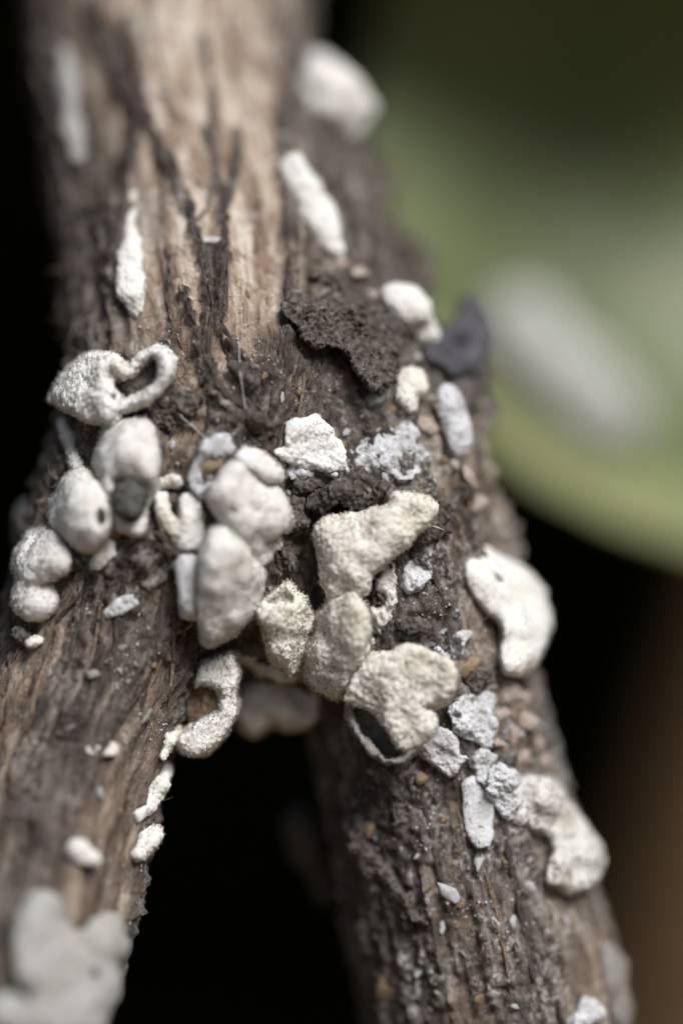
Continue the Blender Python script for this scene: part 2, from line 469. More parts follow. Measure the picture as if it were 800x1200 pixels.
STR = [([(222, 245), (240, 294), (250, 357), (243, 410), (252, 457)], 5, 0), ([(267, 262), (260, 325), (258, 378), (287, 420), (313, 455)], 4.5, 0),
       ([(339, 300), (335, 368), (327, 430), (314, 490)], 6, 0), ([(145, 79), (164, 136), (148, 210), (136, 294)], 7, 0),
       ([(221, 350), (232, 390), (243, 430)], 4, 0), ([(256, 380), (270, 430), (296, 470)], 5, 0), ([(246, 430), (262, 462), (300, 485), (318, 500)], 6, 0),
       ([(190, 300), (196, 360), (214, 410)], 3, 1), ([(345, 440), (340, 480), (325, 520)], 5, 0), ([(360, 420), (352, 470), (345, 500)], 3, 1),
       ([(110, 660), (95, 720), (76, 790)], 5, 0), ([(150, 660), (140, 720), (128, 800)], 6, 0), ([(190, 690), (182, 760), (165, 840)], 5, 0),
       ([(62, 750), (40, 820), (22, 900)], 4, 1), ([(205, 720), (204, 780), (196, 830)], 4, 1), ([(122, 690), (110, 760), (96, 830)], 3, 1),
       ([(490, 905), (500, 960), (515, 1030)], 5, 0), ([(590, 970), (605, 1050), (625, 1150)], 7, 0), ([(560, 1000), (580, 1060), (600, 1170)], 4, 1),
       ([(470, 640), (500, 660), (520, 700)], 5, 0), ([(540, 560), (560, 620), (575, 680)], 4, 1)]
for pts, r, k in STR:
    P = []
    for a, b in resample(pts, 9):
        P.append(W(a + random.uniform(-1.5, 1.5), b, depth(a, b)))
    strip_obj('bark_strip', P, r / 140, M_ftan if k else M_fdark, 0.35)

def chain_at(S, s):
    acc = 0
    for a, b in zip(S[:-1], S[1:]):
        ln = np.linalg.norm(b[:3] - a[:3])
        if s <= acc + ln:
            t = (s - acc) / ln; return a + (b - a) * t, (b[:3] - a[:3]) / ln
        acc += ln
    return S[-1], (S[-1] - S[-2])[:3]

def random_fibres(S, n, s_lo, s_hi, ang_lo, ang_hi, lo, hi, r_lo, r_hi):
    for i in range(n):
        s = random.uniform(s_lo, s_hi); ln = random.uniform(lo, hi); a = math.radians(random.uniform(ang_lo, ang_hi))
        P = []; drift = random.uniform(-0.08, 0.08); ph = random.uniform(0, 6)
        for t in np.linspace(0, 1, max(5, int(ln / 0.13))):
            c, u = chain_at(S, s + ln * t)
            e1 = np.array((1, 0, 0)) - u * u[0]; e1 /= np.linalg.norm(e1); e2 = np.cross(u, e1)
            if e2[1] > 0: e2 = -e2
            aa = a + drift * t + 0.05 * math.sin(ph + 5 * t)
            P.append(c[:3] + c[3] * (math.sin(aa) * e1 + math.cos(aa) * e2))
        strip_obj('bark_fibre', P, random.uniform(r_lo, r_hi), random.choice((M_fdark, M_ftan, M_fdark)), 0.6)

random_fibres(SP[0], 40, 4.5, 10.5, -75, 75, 0.5, 1.6, 0.010, 0.028)
random_fibres(SP[0], 40, 11.5, 17.5, -80, 80, 0.3, 1.2, 0.012, 0.03)
random_fibres(SP[1], 34, 4.0, 13.0, -70, 75, 0.3, 1.0, 0.012, 0.03)

# ------------------------------------------------------------------ fungus bodies
def ell(p, c, r, rot, tilt=0.0):
    d = p - c
    if tilt:
        cy, sy = math.cos(math.radians(tilt)), math.sin(math.radians(tilt))
        d = np.stack([d[..., 0], d[..., 1] * cy - d[..., 2] * sy, d[..., 1] * sy + d[..., 2] * cy], -1)
    ca, sa = math.cos(math.radians(rot)), math.sin(math.radians(rot))
    x = d[..., 0] * ca + d[..., 2] * sa; zz = -d[..., 0] * sa + d[..., 2] * ca
    q = np.stack([x, d[..., 1], zz], -1); r = np.asarray(r, np.float32)
    k0 = np.sqrt(((q / r) ** 2).sum(-1)); k1 = np.sqrt(((q / r ** 2) ** 2).sum(-1)) + 1e-6
    return k0 * (k0 - 1) / k1

def seg(p, a, b, ra, rb, stretch=1.0):
    """rounded rod; stretch > 1 widens it along the view depth so that it becomes a band"""
    s = np.array([1, 1 / stretch, 1], np.float32)
    p = p * s; a = a * s; b = b * s
    ax = b - a; t = np.clip(((p - a) @ ax) / max(float(ax @ ax), 1e-9), 0, 1)
    q = p - a - t[..., None] * ax
    return np.sqrt((q * q).sum(-1)) - (ra + (rb - ra) * t)

def place(b, y0=None):
    """blob spec in photograph pixels -> (kind, world data)"""
    if b[0] == 'e':
        _, px, py, off, rx, rz, ry, rot = b[:8]; tilt = b[8] if len(b) > 8 else 0
        y = (depth(px, py) if y0 is None else y0) + off
        return ('e', W(px, py, y), (rx / 100, ry / 100, rz / 100), rot, tilt)
    if b[0] == 'p':                                        # pillow: ('p', outline px, off, edge width, thickness[, dx, dz tilt])
        _, pts, off, w, t = b[:5]; P = np.array(pts, float); c = P.mean(0)
        smp = [tuple(c)] + [tuple(c + (q - c) * f) for q in P for f in (0.45, 0.8)]
        X = []; Yv = []
        for a_, b_ in smp:
            if y0 is not None: y = y0
            else:
                l_, n_ = hit(a_, b_)
                if l_ is None: continue
                y = float(l_[1])
            X.append((a_, b_, 1)); Yv.append(y)
        if len(X) < 4: X = [(a_, b_, 1) for a_, b_ in smp]; Yv = [depth(a_, b_) for a_, b_ in smp]
        X = np.array(X, float); Yv = np.array(Yv)
        co = np.linalg.lstsq(X * (0.01, 0.01, 1), Yv, rcond=None)[0]
        co[:2] = np.clip(co[:2], -0.9, 0.9); co[2] += (Yv - X * (0.01, 0.01, 1) @ co).mean()
        if len(b) > 5: co[0] += b[5]; co[1] += b[6]; co[2] -= (b[5] * c[0] + b[6] * c[1]) * 0.01
        co[2] += off
        return ('p', P / 100, co, w, t)
    _, pts, stretch = b                                    # band: ('b', [(px,py,off,r)...], stretch)
    P = [(W(a, c, (depth(a, c) if y0 is None else y0) + o), r / 100) for a, c, o, r in pts]
    return ('b', P, stretch)

def poly2(x, y, P, ks=0.05):
    d = np.full(x.shape, 1e9, np.float32); ins = np.zeros(x.shape, bool); acc = np.zeros(x.shape, np.float32)
    for (ax_, ay_), (bx_, by_) in zip(P, np.roll(P, -1, 0)):
        ex, ey = bx_ - ax_, by_ - ay_; wx, wy = x - ax_, y - ay_
        t = np.clip((wx * ex + wy * ey) / (ex * ex + ey * ey + 1e-12), 0, 1)
        e = np.sqrt((wx - t * ex) ** 2 + (wy - t * ey) ** 2)
        d = np.minimum(d, e); acc += np.exp(-np.minimum(e, 3.0) / ks)
        c = (ay_ <= y) != (by_ <= y)
        if abs(ey) > 1e-9: ins ^= c & (wx < ex * wy / ey)
    soft = -ks * np.log(acc + 1e-30) + 0.75 * ks
    return np.where(ins, -soft, d + 0.05 * ks)

def pillow(p, it):
    _, P, co, w, t = it
    k = (D + p[..., 1]) / D; u = p[..., 0] / k + 4; v = 6 - p[..., 2] / k
    d2 = poly2(u, v, P, min(0.07, w * 0.3)); dy = (p[..., 1] - (co[0] * u + co[1] * v + co[2])) * (w / t)
    a = np.maximum(d2 + w - 0.03, 0)
    return ((np.sqrt(a * a + dy * dy) - w) * min(1.0, t / w * 1.2)).astype(np.float32)

def union(p, items, k):
    d = None
    for it in items:
        if it[0] == 'p': e = pillow(p, it)
        elif it[0] == 'e': e = ell(p, it[1], it[2], it[3], it[4])
        else:
            e = None
            for (a, ra), (b, rb) in zip(it[1][:-1], it[1][1:]):
                s = seg(p, a, b, ra, rb, it[2]); e = s if e is None else np.minimum(e, s)
        d = e if d is None else smin(d, e, k)
    return d

def bounds(items):
    lo, hi = np.full(3, 1e9), np.full(3, -1e9)
    for it in items:
        if it[0] == 'p':
            for u, v in it[1]:
                y = it[2][0] * u + it[2][1] * v + it[2][2]
                for dy in (-it[4], it[4]):
                    c = W(u * 100, v * 100, y + dy); lo = np.minimum(lo, c); hi = np.maximum(hi, c)
        elif it[0] == 'e':
            m = max(it[2]); r = np.array([max(it[2][0], it[2][2])] * 3); r[1] = it[2][1]
            if it[4]: r[:] = m
            lo = np.minimum(lo, it[1] - r); hi = np.maximum(hi, it[1] + r)
        else:
            for c, r in it[1]:
                rr = np.array([r, r * it[2], r]); lo = np.minimum(lo, c - rr); hi = np.maximum(hi, c + rr)
    return lo - 0.22, hi + 0.22

fun_i = [0]
def body(add, cut=(), k=0.10, h=0.035, warp=0.07, y0=None, crust=None, clip=0.25, seed=None):
    """closed mesh of smooth-joined blobs minus cuts, cut off a little below the bark"""
    fun_i[0] += 1; sd = fun_i[0] * 3 if seed is None else seed
    A = [place(b, y0) for b in add]; C = [place(b, y0) for b in cut]
    lo, hi = bounds(A); G = grid(lo, hi, h); shp = G.shape[:-1]; G = G.reshape(-1, 3)
    Fa = union(G, A, k)
    near = np.abs(Fa) < 0.30                                # only a band round the surface needs the detail
    g = G[near]
    gw = g + warp * np.stack([noise(g * 2.4, sd), noise(g * 2.4, sd + 1), noise(g * 2.4, sd + 2)], -1) \
           + warp * 0.45 * np.stack([noise(g * 6, sd + 3), noise(g * 6, sd + 4), noise(g * 6, sd + 5)], -1)
    F = Fa; F[near] = union(gw, A, k)
    if C:
        near = F < 0.2; g = G[near]
        gw = g + warp * np.stack([noise(g * 2.4, sd), noise(g * 2.4, sd + 1), noise(g * 2.4, sd + 2)], -1)
        F[near] = -smin(-F[near], union(gw, C, 0.05), 0.03)
    near = F < 0.1; g = G[near]
    if crust is not None:
        t = crust * (0.55 + 0.9 * noise(g * 4.5, sd + 6) + 0.5 * noise(g * 10, sd + 7))
        F[near] = np.maximum(F[near], branch_sdf(g) - t)
    if clip is not None and y0 is None:
        F[near] = np.maximum(F[near], -(branch_sdf(g) + clip))
    return (*surface_nets(F.reshape(shp), lo, h), sd)

def wool(V, Q, Nn, base, n, length, width, loc):
    """short curled hairs standing on the surface, one mesh"""
    P = V[Q]; ar = np.linalg.norm(np.cross(P[:, 2] - P[:, 0], P[:, 3] - P[:, 1]), axis=1) / 2
    cnt = int(n * ar.sum())
    f = rng.choice(len(Q), cnt, p=ar / ar.sum())
    u, v = rng.random((2, cnt, 1), np.float32)
    p = P[f, 0] * (1 - u) * (1 - v) + P[f, 1] * u * (1 - v) + P[f, 2] * u * v + P[f, 3] * (1 - u) * v
    nn = Nn[Q[f, 0]]
    ok = branch_sdf(p + loc) > -0.06
    p, nn = p[ok], nn[ok]; cnt = len(p)
    clump = np.stack([noise((p + loc) * 7, base + i) for i in range(3)], 1) * 1.1
    d0 = nn * 0.75 + clump + rng.normal(size=(cnt, 3)) * 0.45
    d0 /= np.linalg.norm(d0, axis=1)[:, None]
    d1 = d0 * 0.5 + rng.normal(size=(cnt, 3)) * 0.65; d1 /= np.linalg.norm(d1, axis=1)[:, None]
    ln = (length * rng.uniform(0.4, 1.2, cnt))[:, None]
    w = np.cross(d0, rng.normal(size=(cnt, 3))); w /= np.linalg.norm(w, axis=1)[:, None]; w = w * width
    a = p - nn * 0.008; b = p + d0 * ln * 0.55; c = b + d1 * ln * 0.45
    VV = np.stack([a - w, a + w, b - w * 0.8, b + w * 0.8, c - w * 0.4, c + w * 0.4], 1).reshape(-1, 3)
    i = np.arange(cnt)[:, None] * 6
    FF = np.concatenate([i + np.array([0, 1, 3, 2]), i + np.array([2, 3, 5, 4])])
    me = mk_mesh('fuzz', VV, FF, True)
    hn = nn * 0.8 + d0 * 0.35; hn /= np.linalg.norm(hn, axis=1)[:, None]
    me.normals_split_custom_set_from_vertices(np.repeat(hn, 6, 0).tolist())
    return me

def fungus(label, add, cut=(), m=None, k=0.10, h=0.035, warp=0.07, y0=None, crust=None, clip=0.25, fine=1.0,
           hair=2600, hl=0.036, name='white_fungus', cat='fungus', group=None, parent=None, sub=1):
    m = m or M_white
    V, Q, sd = body(add, cut, k, h, warp, y0, crust, clip)
    if len(Q) == 0:
        print('EMPTY', label); return None
    V, Nn, Q = subdivided(V, Q, sub)
    dsp = (0.018 + 0.018 * fine) * noise(V * 4.0, sd + 8) + fine * (0.022 * np.abs(noise(V * 11, sd + 9)) + 0.015 * noise(V * 22, sd + 10) + 0.009 * noise(V * 40, sd + 12))
    V = V + Nn * dsp[:, None]
    loc = np.array([V[:, 0].mean(), V[:, 1].max(), V[:, 2].mean()], np.float32)
    if parent is not None: loc = np.array(parent.location, np.float32)
    V = V - loc
    o = obj(name, mk_mesh(name, V, Q), m, parent, None if parent else loc)
    if parent is None: tag(o, label, cat, group)
    elif label: o['label'] = label
    if hair:
        fz = obj('fuzz', wool(V, Q, Nn, sd, hair * 0.5, hl, 0.005, loc), WOOL.get(m, m), o); fz['kind'] = 'stuff'
    return o

# --- the heart-shaped curled body and the cluster on the left shoulder
f1o = fungus('cream curled fungus folded into a heart shape, hollow underneath',
       [('p', [(61, 466), (68, 447), (78, 433), (92, 421), (102, 416), (125, 415), (138, 421), (146, 434), (134, 440), (131, 455), (137, 468), (131, 480), (128, 493), (110, 491), (96, 488), (84, 479), (72, 473)], -.28, .26, .40),
        ('b', [(138, 430, -.42, 8), (147, 438, -.42, 6.5), (155, 437, -.40, 6), (161, 428, -.38, 6), (167, 419, -.34, 6.5), (179, 414, -.30, 7), (192, 416, -.26, 8), (198, 425, -.24, 8.5), (197, 438, -.22, 8), (188, 454, -.22, 7.5), (173, 466, -.24, 7.5), (160, 473, -.26, 8), (147, 477, -.28, 8), (134, 480, -.28, 8)], 2.6),
        ('b', [(133, 470, -.36, 8), (131, 490, -.3, 7.5), (130, 502, -.24, 6), (124, 511, -.2, 5)], 1.6),
        ('b', [(75, 496, .0, 6.5), (82, 520, -.04, 7.5), (88, 545, -.07, 7), (92, 559, -.08, 7)], 2.2)],
       [('b', [(97, 441, -.72, 1.5), (105, 453, -.74, 2.2), (118, 460, -.72, 2.6), (127, 466, -.7, 3.5)], 6.0), ('e', 131, 467, -.66, 4, 6, 26, 20)], k=0.04, warp=0.035, h=0.03, fine=1.1, hl=0.045)
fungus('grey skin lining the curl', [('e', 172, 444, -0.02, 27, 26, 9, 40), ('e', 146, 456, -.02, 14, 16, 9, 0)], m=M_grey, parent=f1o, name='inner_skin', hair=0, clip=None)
f2o = fungus('round white woolly fungus with a dark mouldy patch at its foot',
       [('p', [(118, 515), (124, 505), (138, 497), (150, 493), (165, 495), (176, 503), (181, 520), (183, 545), (181, 567), (170, 567), (158, 563), (146, 561), (138, 566), (136, 580), (132, 590), (124, 580), (116, 560), (111, 540), (112, 527)], -.26, .40, .48),
        ('b', [(176, 562, -.30, 6), (175, 585, -.2, 5), (170, 604, -.14, 5), (161, 620, -.08, 6)], 1.8),
        ('b', [(130, 580, -.2, 6), (133, 600, -.12, 6), (142, 616, -.08, 7), (155, 620, -.08, 8)], 1.6)], fine=0.45, hair=3000, hl=0.044, warp=0.04)
fungus('sooty mould patch', [('p', [(134, 558), (146, 555), (174, 558), (173, 585), (166, 602), (152, 610), (138, 602), (131, 585)], -.30, .16, .22)], m=M_mould, parent=f2o, name='mould_patch', hair=2600, hl=0.035, clip=None)
f3o = fungus('egg-shaped white fungus with a small dark hole in its side, in the left cluster',
       [('p', [(85, 556), (98, 552), (110, 557), (120, 572), (126, 590), (129, 612), (123, 630), (110, 641), (95, 641), (82, 635), (70, 622), (60, 605), (60, 590), (70, 572)], -.22, .42, .50),
        ('p', [(116, 622), (132, 636), (134, 650), (118, 666), (104, 667), (106, 648)], -.03, .05, .08)],
       [('e', 117, 608, -0.62, 6, 11, 30, 0)], fine=0.45, hair=3000, hl=0.044, warp=0.04, k=0.06)
fungus('dark lining of the hole', [('e', 116, 608, -0.34, 9, 13, 12, 0), ('e', 97, 654, -.06, 18, 15, 14, 0)], m=M_mould, parent=f3o, name='hole_lining', hair=1200, hl=0.03, clip=None)  # dark blob inside the hole, second blob is the mould below it
fungus('creased two-lobed white fungus on the outer edge of the left arm',
       [('p', [(26, 640), (40, 624), (58, 617), (70, 628), (82, 650), (78, 668), (66, 678), (50, 684), (36, 690), (22, 682), (16, 662), (18, 648)], -.10, .36, .46),
        ('p', [(20, 684), (46, 685), (57, 688), (66, 702), (58, 716), (48, 727), (34, 729), (24, 716), (18, 697)], -.04, .28, .38)], k=0.03, fine=0.8, warp=0.05, hair=3000, hl=0.035)
fungus('dim white fungus peeping out behind the left shoulder of the fork', [('e', 44, 612, 0.0, 24, 26, 40, 20), ('e', 34, 628, 0.1, 12, 12, 20, 0)], y0=2.3, m=M_dull_dimmed, hair=1200)

# --- central cluster
fungus('small white knob sitting on top of the big central woolly fungus', [('p', [(278, 536), (286, 528), (300, 530), (318, 540), (328, 552), (326, 562), (312, 563), (300, 556), (288, 549)], -.20, .15, .20)], h=0.028, fine=0.5, hair=3000, hl=0.044, warp=0.04)
fungus('large white woolly fungus with a notched side in the middle of the fork',
       [('p', [(272, 542), (282, 545), (290, 556), (300, 566), (312, 573), (326, 572), (334, 588), (342, 612), (338, 622), (330, 618), (323, 622), (323, 633), (332, 631), (331, 641), (319, 644), (318, 654), (306, 664), (292, 655), (276, 636), (262, 622), (256, 600), (249, 584), (252, 568), (262, 552)], -.22, .26, .34),
        ('e', 270, 575, -.30, 18, 22, 24, 20), ('e', 312, 604, -.34, 24, 24, 22, 0), ('e', 290, 625, -.28, 18, 20, 20, 0)],
       [('b', [(270, 598, -.62, 4), (276, 606, -.66, 5)], 3)], k=0.10, fine=0.8, hair=3000, hl=0.044, warp=0.06)
fungus('long white tapering fungus hanging down into the crotch of the fork',
       [('p', [(248, 624), (258, 618), (272, 626), (288, 642), (302, 658), (307, 676), (304, 695), (300, 712), (290, 728), (270, 742), (250, 757), (238, 753), (235, 735), (233, 700), (232, 660), (241, 640)], -.32, .40, .48)],
       [('b', [(246, 640, -.74, 2), (252, 652, -.80, 4), (257, 664, -.82, 2)], 3)], fine=0.8, hair=3200, hl=0.048, warp=0.05)
fungus('bluish white smooth slab beside the long tapering fungus', [('p', [(208, 660), (214, 653), (230, 656), (235, 680), (239, 720), (230, 725), (216, 722), (211, 700)], -.16, .13, .24)], m=M_cool, hair=800, hl=0.03, fine=0.4, warp=0.03)
fungus('thin white upright patch between the left cluster and the central lumps', [('p', [(212, 590), (225, 580), (236, 586), (242, 602), (239, 640), (230, 646), (214, 636), (209, 610)], -.05, .10, .14)], m=M_white, h=0.028, hair=1800, hl=0.03, fine=0.9)
fungus('small curved white crust on the dark hollow between the two clusters', [('p', [(184, 580), (192, 584), (202, 604), (212, 622), (210, 632), (198, 622), (188, 602)], -.02, .06, .10)], m=M_dirty, h=0.026, hair=1600, hl=0.03, fine=1.3, warp=0.08)
fungus('little white finger of crust pointing out of the round mouldy fungus', [('b', [(184, 567, -.08, 7), (196, 567, -.08, 8), (208, 564, -.06, 6)], 1.4)], h=0.026, hair=1800, hl=0.03, fine=1.1, warp=0.10)
fungus('webby bluish white tuft above an ochre chip near the centre', [('p', [(238, 520), (258, 507), (270, 510), (274, 530), (254, 533), (240, 532)], -.06, .08, .10), ('b', [(240, 528, -.06, 6), (230, 545, -.06, 6), (226, 562, -.05, 7), (230, 575, -.05, 6), (246, 568, -.05, 4)], 1.5)], m=M_cool, h=0.026, hair=3200, hl=0.06)
fungus('powdery bright white crust spread flat on the bark above the dirty fungus fans',
       [('p', [(320, 532), (332, 522), (338, 500), (352, 492), (366, 486), (376, 496), (385, 506), (384, 514), (396, 520), (402, 535), (403, 548), (390, 552), (372, 545), (350, 542), (335, 540)], -.07, .12, .16)], warp=0.07, h=0.026, hair=2000, hl=0.022, fine=0.9, m=M_bright)
fungus('thin bluish crumbly crust at the lower edge of the bright powdery patch', [('p', [(334, 548), (345, 538), (372, 545), (402, 548), (398, 560), (380, 568), (368, 558), (352, 562), (342, 556)], 0, .14, .24)], crust=0.17, warp=0.12, h=0.024, m=M_cool, hair=1600, hl=0.03)

# --- dirty cream fans
fungus('dirty cream woolly fan with a wing reaching out over the right arm',
       [('p', [(370, 615), (382, 607), (398, 604), (420, 602), (440, 600), (458, 600), (462, 620), (455, 644), (448, 660), (434, 672), (430, 688), (420, 697), (408, 692), (396, 703), (388, 700), (380, 680), (376, 650)], -.30, .24, .28, 0, -.12),
        ('p', [(440, 606), (460, 598), (464, 584), (482, 578), (498, 581), (508, 592), (500, 606), (488, 622), (480, 634), (470, 638), (452, 645)], -.30, .13, .18), ('e', 455, 620, -.30, 26, 22, 20, 20)],
       m=M_dirty, k=0.14, hair=2600, hl=0.04, warp=0.05, fine=1.2)
fungus('dirty cream woolly hood with a fuzzy lower lip, under the winged fan',
       [('p', [(398, 694), (410, 690), (420, 698), (421, 706), (429, 722), (431, 740), (425, 765), (414, 788), (405, 810), (392, 817), (378, 813), (366, 802), (358, 787), (355, 770), (360, 750), (367, 730), (384, 712)], -.42, .30, .36, 0, -.15)], m=M_dirty, k=0.10, hair=2800, hl=0.06, warp=0.05, fine=1.2)
fungus('dirty cream woolly hood with a brown notch, left neighbour of the fuzzy-lipped one',
       [('p', [(302, 712), (312, 703), (322, 694), (338, 685), (344, 694), (355, 700), (363, 712), (367, 726), (362, 745), (358, 768), (342, 786), (325, 777), (314, 757), (306, 735)], -.34, .26, .34, 0, -.12)],
       [('p', [(316, 706), (331, 689), (343, 705)], -.66, .03, .26)], m=M_dirty, k=0.08, hair=2800, hl=0.06, warp=0.05, fine=1.2)
f10 = fungus('cream scallop-shaped shell fungus hanging open over a grey hollow cup',
       [('p', [(432, 768), (446, 764), (458, 766), (475, 757), (492, 758), (508, 765), (522, 772), (533, 792), (527, 812), (518, 828), (504, 832), (493, 823), (480, 815), (470, 830), (455, 846), (440, 836), (428, 826), (416, 822), (408, 818), (414, 795), (424, 776)], -.44, .10, .16), ('e', 470, 790, -.50, 40, 24, 18, 0),
        ('p', [(484, 818), (494, 826), (506, 836), (509, 848), (501, 862), (490, 871), (480, 877), (468, 873), (458, 858), (448, 844), (456, 820), (470, 812)], -.50, .11, .15)],
       [('b', [(516, 832, -.60, 4), (500, 830, -.66, 2.5), (488, 822, -.68, 1.5)], 5)], m=M_dirty, k=0.12, hair=2600, hl=0.036, clip=None, warp=0.045, fine=1.2)
fungus('thin grey cup under the shell', [('p', [(408, 822), (424, 818), (450, 830), (470, 850), (482, 878), (468, 890), (448, 889), (428, 874), (412, 850)], -.20, .05, .05),
        ('b', [(407, 816, -.46, 4), (410, 838, -.46, 4), (420, 860, -.46, 4.5), (435, 880, -.46, 5), (452, 891, -.44, 5), (470, 891, -.42, 5), (484, 876, -.40, 5)], 4.5)],
       m=M_grey, parent=f10, name='hollow_cup', hair=1400, hl=0.03, k=0.03, warp=0.03, clip=None)
f11 = fungus('white curled shell open over brown skin, inner edge of the left arm',
       [('p', [(236, 777), (256, 770), (271, 767), (276, 780), (279, 793), (275, 812), (276, 826), (269, 845), (262, 862), (245, 878), (225, 886), (214, 881), (209, 868), (222, 853), (236, 846), (247, 839), (256, 831), (260, 819), (257, 807), (248, 801), (238, 803), (229, 808), (228, 792)], 0.0, .10, .30)],
       k=0.05, warp=0.045, hair=3200, hl=0.04, y0=0.25, h=0.028)
fungus('brown papery skin', [('e', 240, 820, -0.02, 28, 32, 10, 8)], m=M_brown, parent=f11, name='inner_skin', hair=0, y0=0.25, clip=None)
fungus('pale sliver of crust joined under the curled shell with brown skin', [('b', [(208, 856, -.04, 7), (200, 868, -.06, 9), (190, 882, -.05, 6)], 1.4)], h=0.028, hair=1400, m=M_dirty)
fungus('blurred white woolly fungus deep in the crotch of the fork', [('p', [(280, 805), (300, 795), (330, 792), (346, 800), (362, 806), (378, 818), (368, 845), (338, 852), (320, 843), (300, 862), (284, 852), (275, 830)], 0, .34, .42)], [('e', 345, 814, -.46, 6, 5, 20, 0)], y0=1.15, hair=1600, hl=0.04)
fungus('dim grey-white fungus bridging the crotch above the deep blurred one', [('e', 288, 762, 0, 36, 20, 40, 0), ('e', 330, 782, 0, 34, 18, 40, 0)], y0=0.75, m=M_dirty, hair=1600)
fungus('faint dark ridge low on the shaded inner side of the right arm', [('e', 362, 985, 0, 22, 46, 40, 22), ('e', 380, 1035, 0.1, 16, 26, 34, 22)], y0=2.6, m=M_flake, hair=0)  # drawn in the dark colour of the bark flakes

# --- right arm
fungus('big creased white fungus standing out from the outer side of the right arm',
       [('p', [(541, 668), (556, 646), (567, 640), (590, 655), (622, 675), (636, 695), (641, 730), (636, 755), (622, 780), (610, 790), (592, 788), (586, 772), (592, 750), (582, 726), (566, 710), (552, 690)], -.18, .30, .40)],
       [('b', [(568, 655, -.56, 2), (578, 672, -.62, 4), (588, 684, -.60, 2)], 5.0)], fine=0.5, hair=2000, hl=0.035, warp=0.05)
fungus('knobbly white fungus cluster on the outer edge low on the right arm',
       [('p', [(592, 905), (615, 910), (640, 912), (655, 925), (680, 965), (700, 1000), (703, 1025), (690, 1039), (662, 1043), (645, 1036), (642, 1020), (650, 1000), (640, 978), (620, 966), (604, 966), (594, 940)], -.08, .24, .30),
        ('e', 634, 938, -.2, 26, 24, 26, 0), ('e', 674, 1010, -.2, 24, 28, 26, 20)],
       [('e', 648, 990, -.50, 10, 9, 26, 0), ('e', 652, 1022, -.5, 5, 7, 18, 0)], k=0.10, hair=1500, hl=0.04, m=M_mottled)
fungus('pale ridged crust between the small wedge and the knobbly cluster', [('p', [(570, 908), (585, 896), (608, 905), (601, 940), (606, 962), (592, 961), (582, 937), (571, 926)], -.04, .08, .12)], m=M_cool, h=0.026, hair=900, hl=0.03, warp=0.12, fine=1.4)
fungus('pale upright plate of crust between the scallop shell and the knobbly cluster', [('p', [(527, 830), (540, 815), (560, 808), (576, 815), (574, 850), (568, 877), (554, 870), (535, 860)], -.04, .07, .12)], [('e', 552, 868, -.2, 8, 6, 18, 0), ('e', 536, 838, -.2, 6, 9, 18, 0)], m=M_cool, h=0.026, hair=900, hl=0.03, warp=0.10, fine=1.4)
fungus('flat shield-shaped white plate tucked under the scallop shell', [('p', [(489, 880), (510, 857), (528, 860), (535, 880), (546, 885), (525, 909), (508, 898)], -.06, .05, .07)], m=M_cool, h=0.024, hair=500, hl=0.03, warp=0.08, fine=1.2)
fungus('smooth oval grey-white scale with an ochre tip on the right arm', [('p', [(543, 922), (555, 914), (568, 930), (576, 950), (577, 975), (571, 991), (560, 993), (548, 977), (542, 945)], -.05, .05, .06)], m=M_cool, h=0.028, hair=300, hl=0.025, fine=0.4, warp=0.03)
fungus('small white wedge of crust beside the oval scale', [('p', [(556, 895), (566, 881), (579, 884), (574, 905), (567, 921), (558, 911)], -.05, .08, .14)], m=M_cool, h=0.028, hair=600, hl=0.03)
fungus('pale blurred lump low on the outer edge of the right arm', [('e', 714, 1145, 0, 22, 46, 40, 18), ('e', 722, 1180, 0, 18, 30, 36, 0)], m=M_grey, hair=600)
fungus('white chunky crust near the lower end of the right arm', [('e', 688, 1186, -.08, 18, 20, 22, 0), ('e', 676, 1200, -.04, 14, 14, 20, 0)], m=M_cool, hair=800)
fungus('bluish white crust dabs in a row on the dark bark beside the winged fan', [('e', 497, 640, 0, 14, 18, 22, -15), ('e', 488, 668, 0, 15, 22, 22, -10), ('e', 484, 688, 0, 10, 10, 20, 0)], crust=0.22, warp=0.12, m=M_cool, h=0.028, hair=900)
fungus('crumbly white crust running down beside the fuzzy-lipped hood', [('e', 455, 672, 0, 12, 20, 22, -10), ('e', 446, 706, 0, 14, 24, 22, 0), ('e', 434, 738, 0, 10, 16, 20, 0)], crust=0.24, warp=0.12, m=M_white, h=0.028, hair=1600)
fungus('splashy white crust at the wing tip of the scallop shell', [('e', 536, 762, 0, 18, 14, 22, 20), ('e', 548, 748, 0, 10, 12, 20, 40), ('e', 520, 764, 0, 10, 10, 20, 0)], crust=0.22, warp=0.14, m=M_cool, h=0.028, hair=900)
fungus('mottled chalky crust with bare spots on the right shoulder of the fork', [('e', 448, 532, 0, 30, 30, 26, 0), ('e', 478, 548, 0, 26, 26, 26, 0), ('e', 462, 512, 0, 26, 16, 26, 0)], crust=0.075, warp=0.2, m=M_cool, h=0.026, hair=1500, hl=0.035)
fungus('blurred pale fungus beside the slate-coloured bark curl', [('e', 474, 362, -.10, 32, 24, 34, -30), ('e', 498, 388, -.05, 14, 18, 26, 0)], [('e', 488, 384, -.4, 12, 8, 18, 0)], hair=900)
fungus('pale upright crust on the outer edge of the right shoulder', [('e', 528, 490, -.04, 17, 42, 26, 12), ('e', 534, 515, -.02, 14, 22, 24, 0)], m=M_cool, hair=700)
fungus('cream crust lump below the slate-coloured bark curl', [('e', 482, 448, -.04, 22, 16, 20, -30), ('e', 474, 468, -.03, 14, 20, 18, 0)], m=M_dirty, hair=900)
fungus('wispy white tuft under the big dark bark flake', [('e', 440, 468, -.02, 20, 8, 12, 20), ('e', 450, 460, -.02, 10, 8, 12, 0)], crust=0.12, warp=0.12, m=M_cool, h=0.026, hair=3500, hl=0.09)

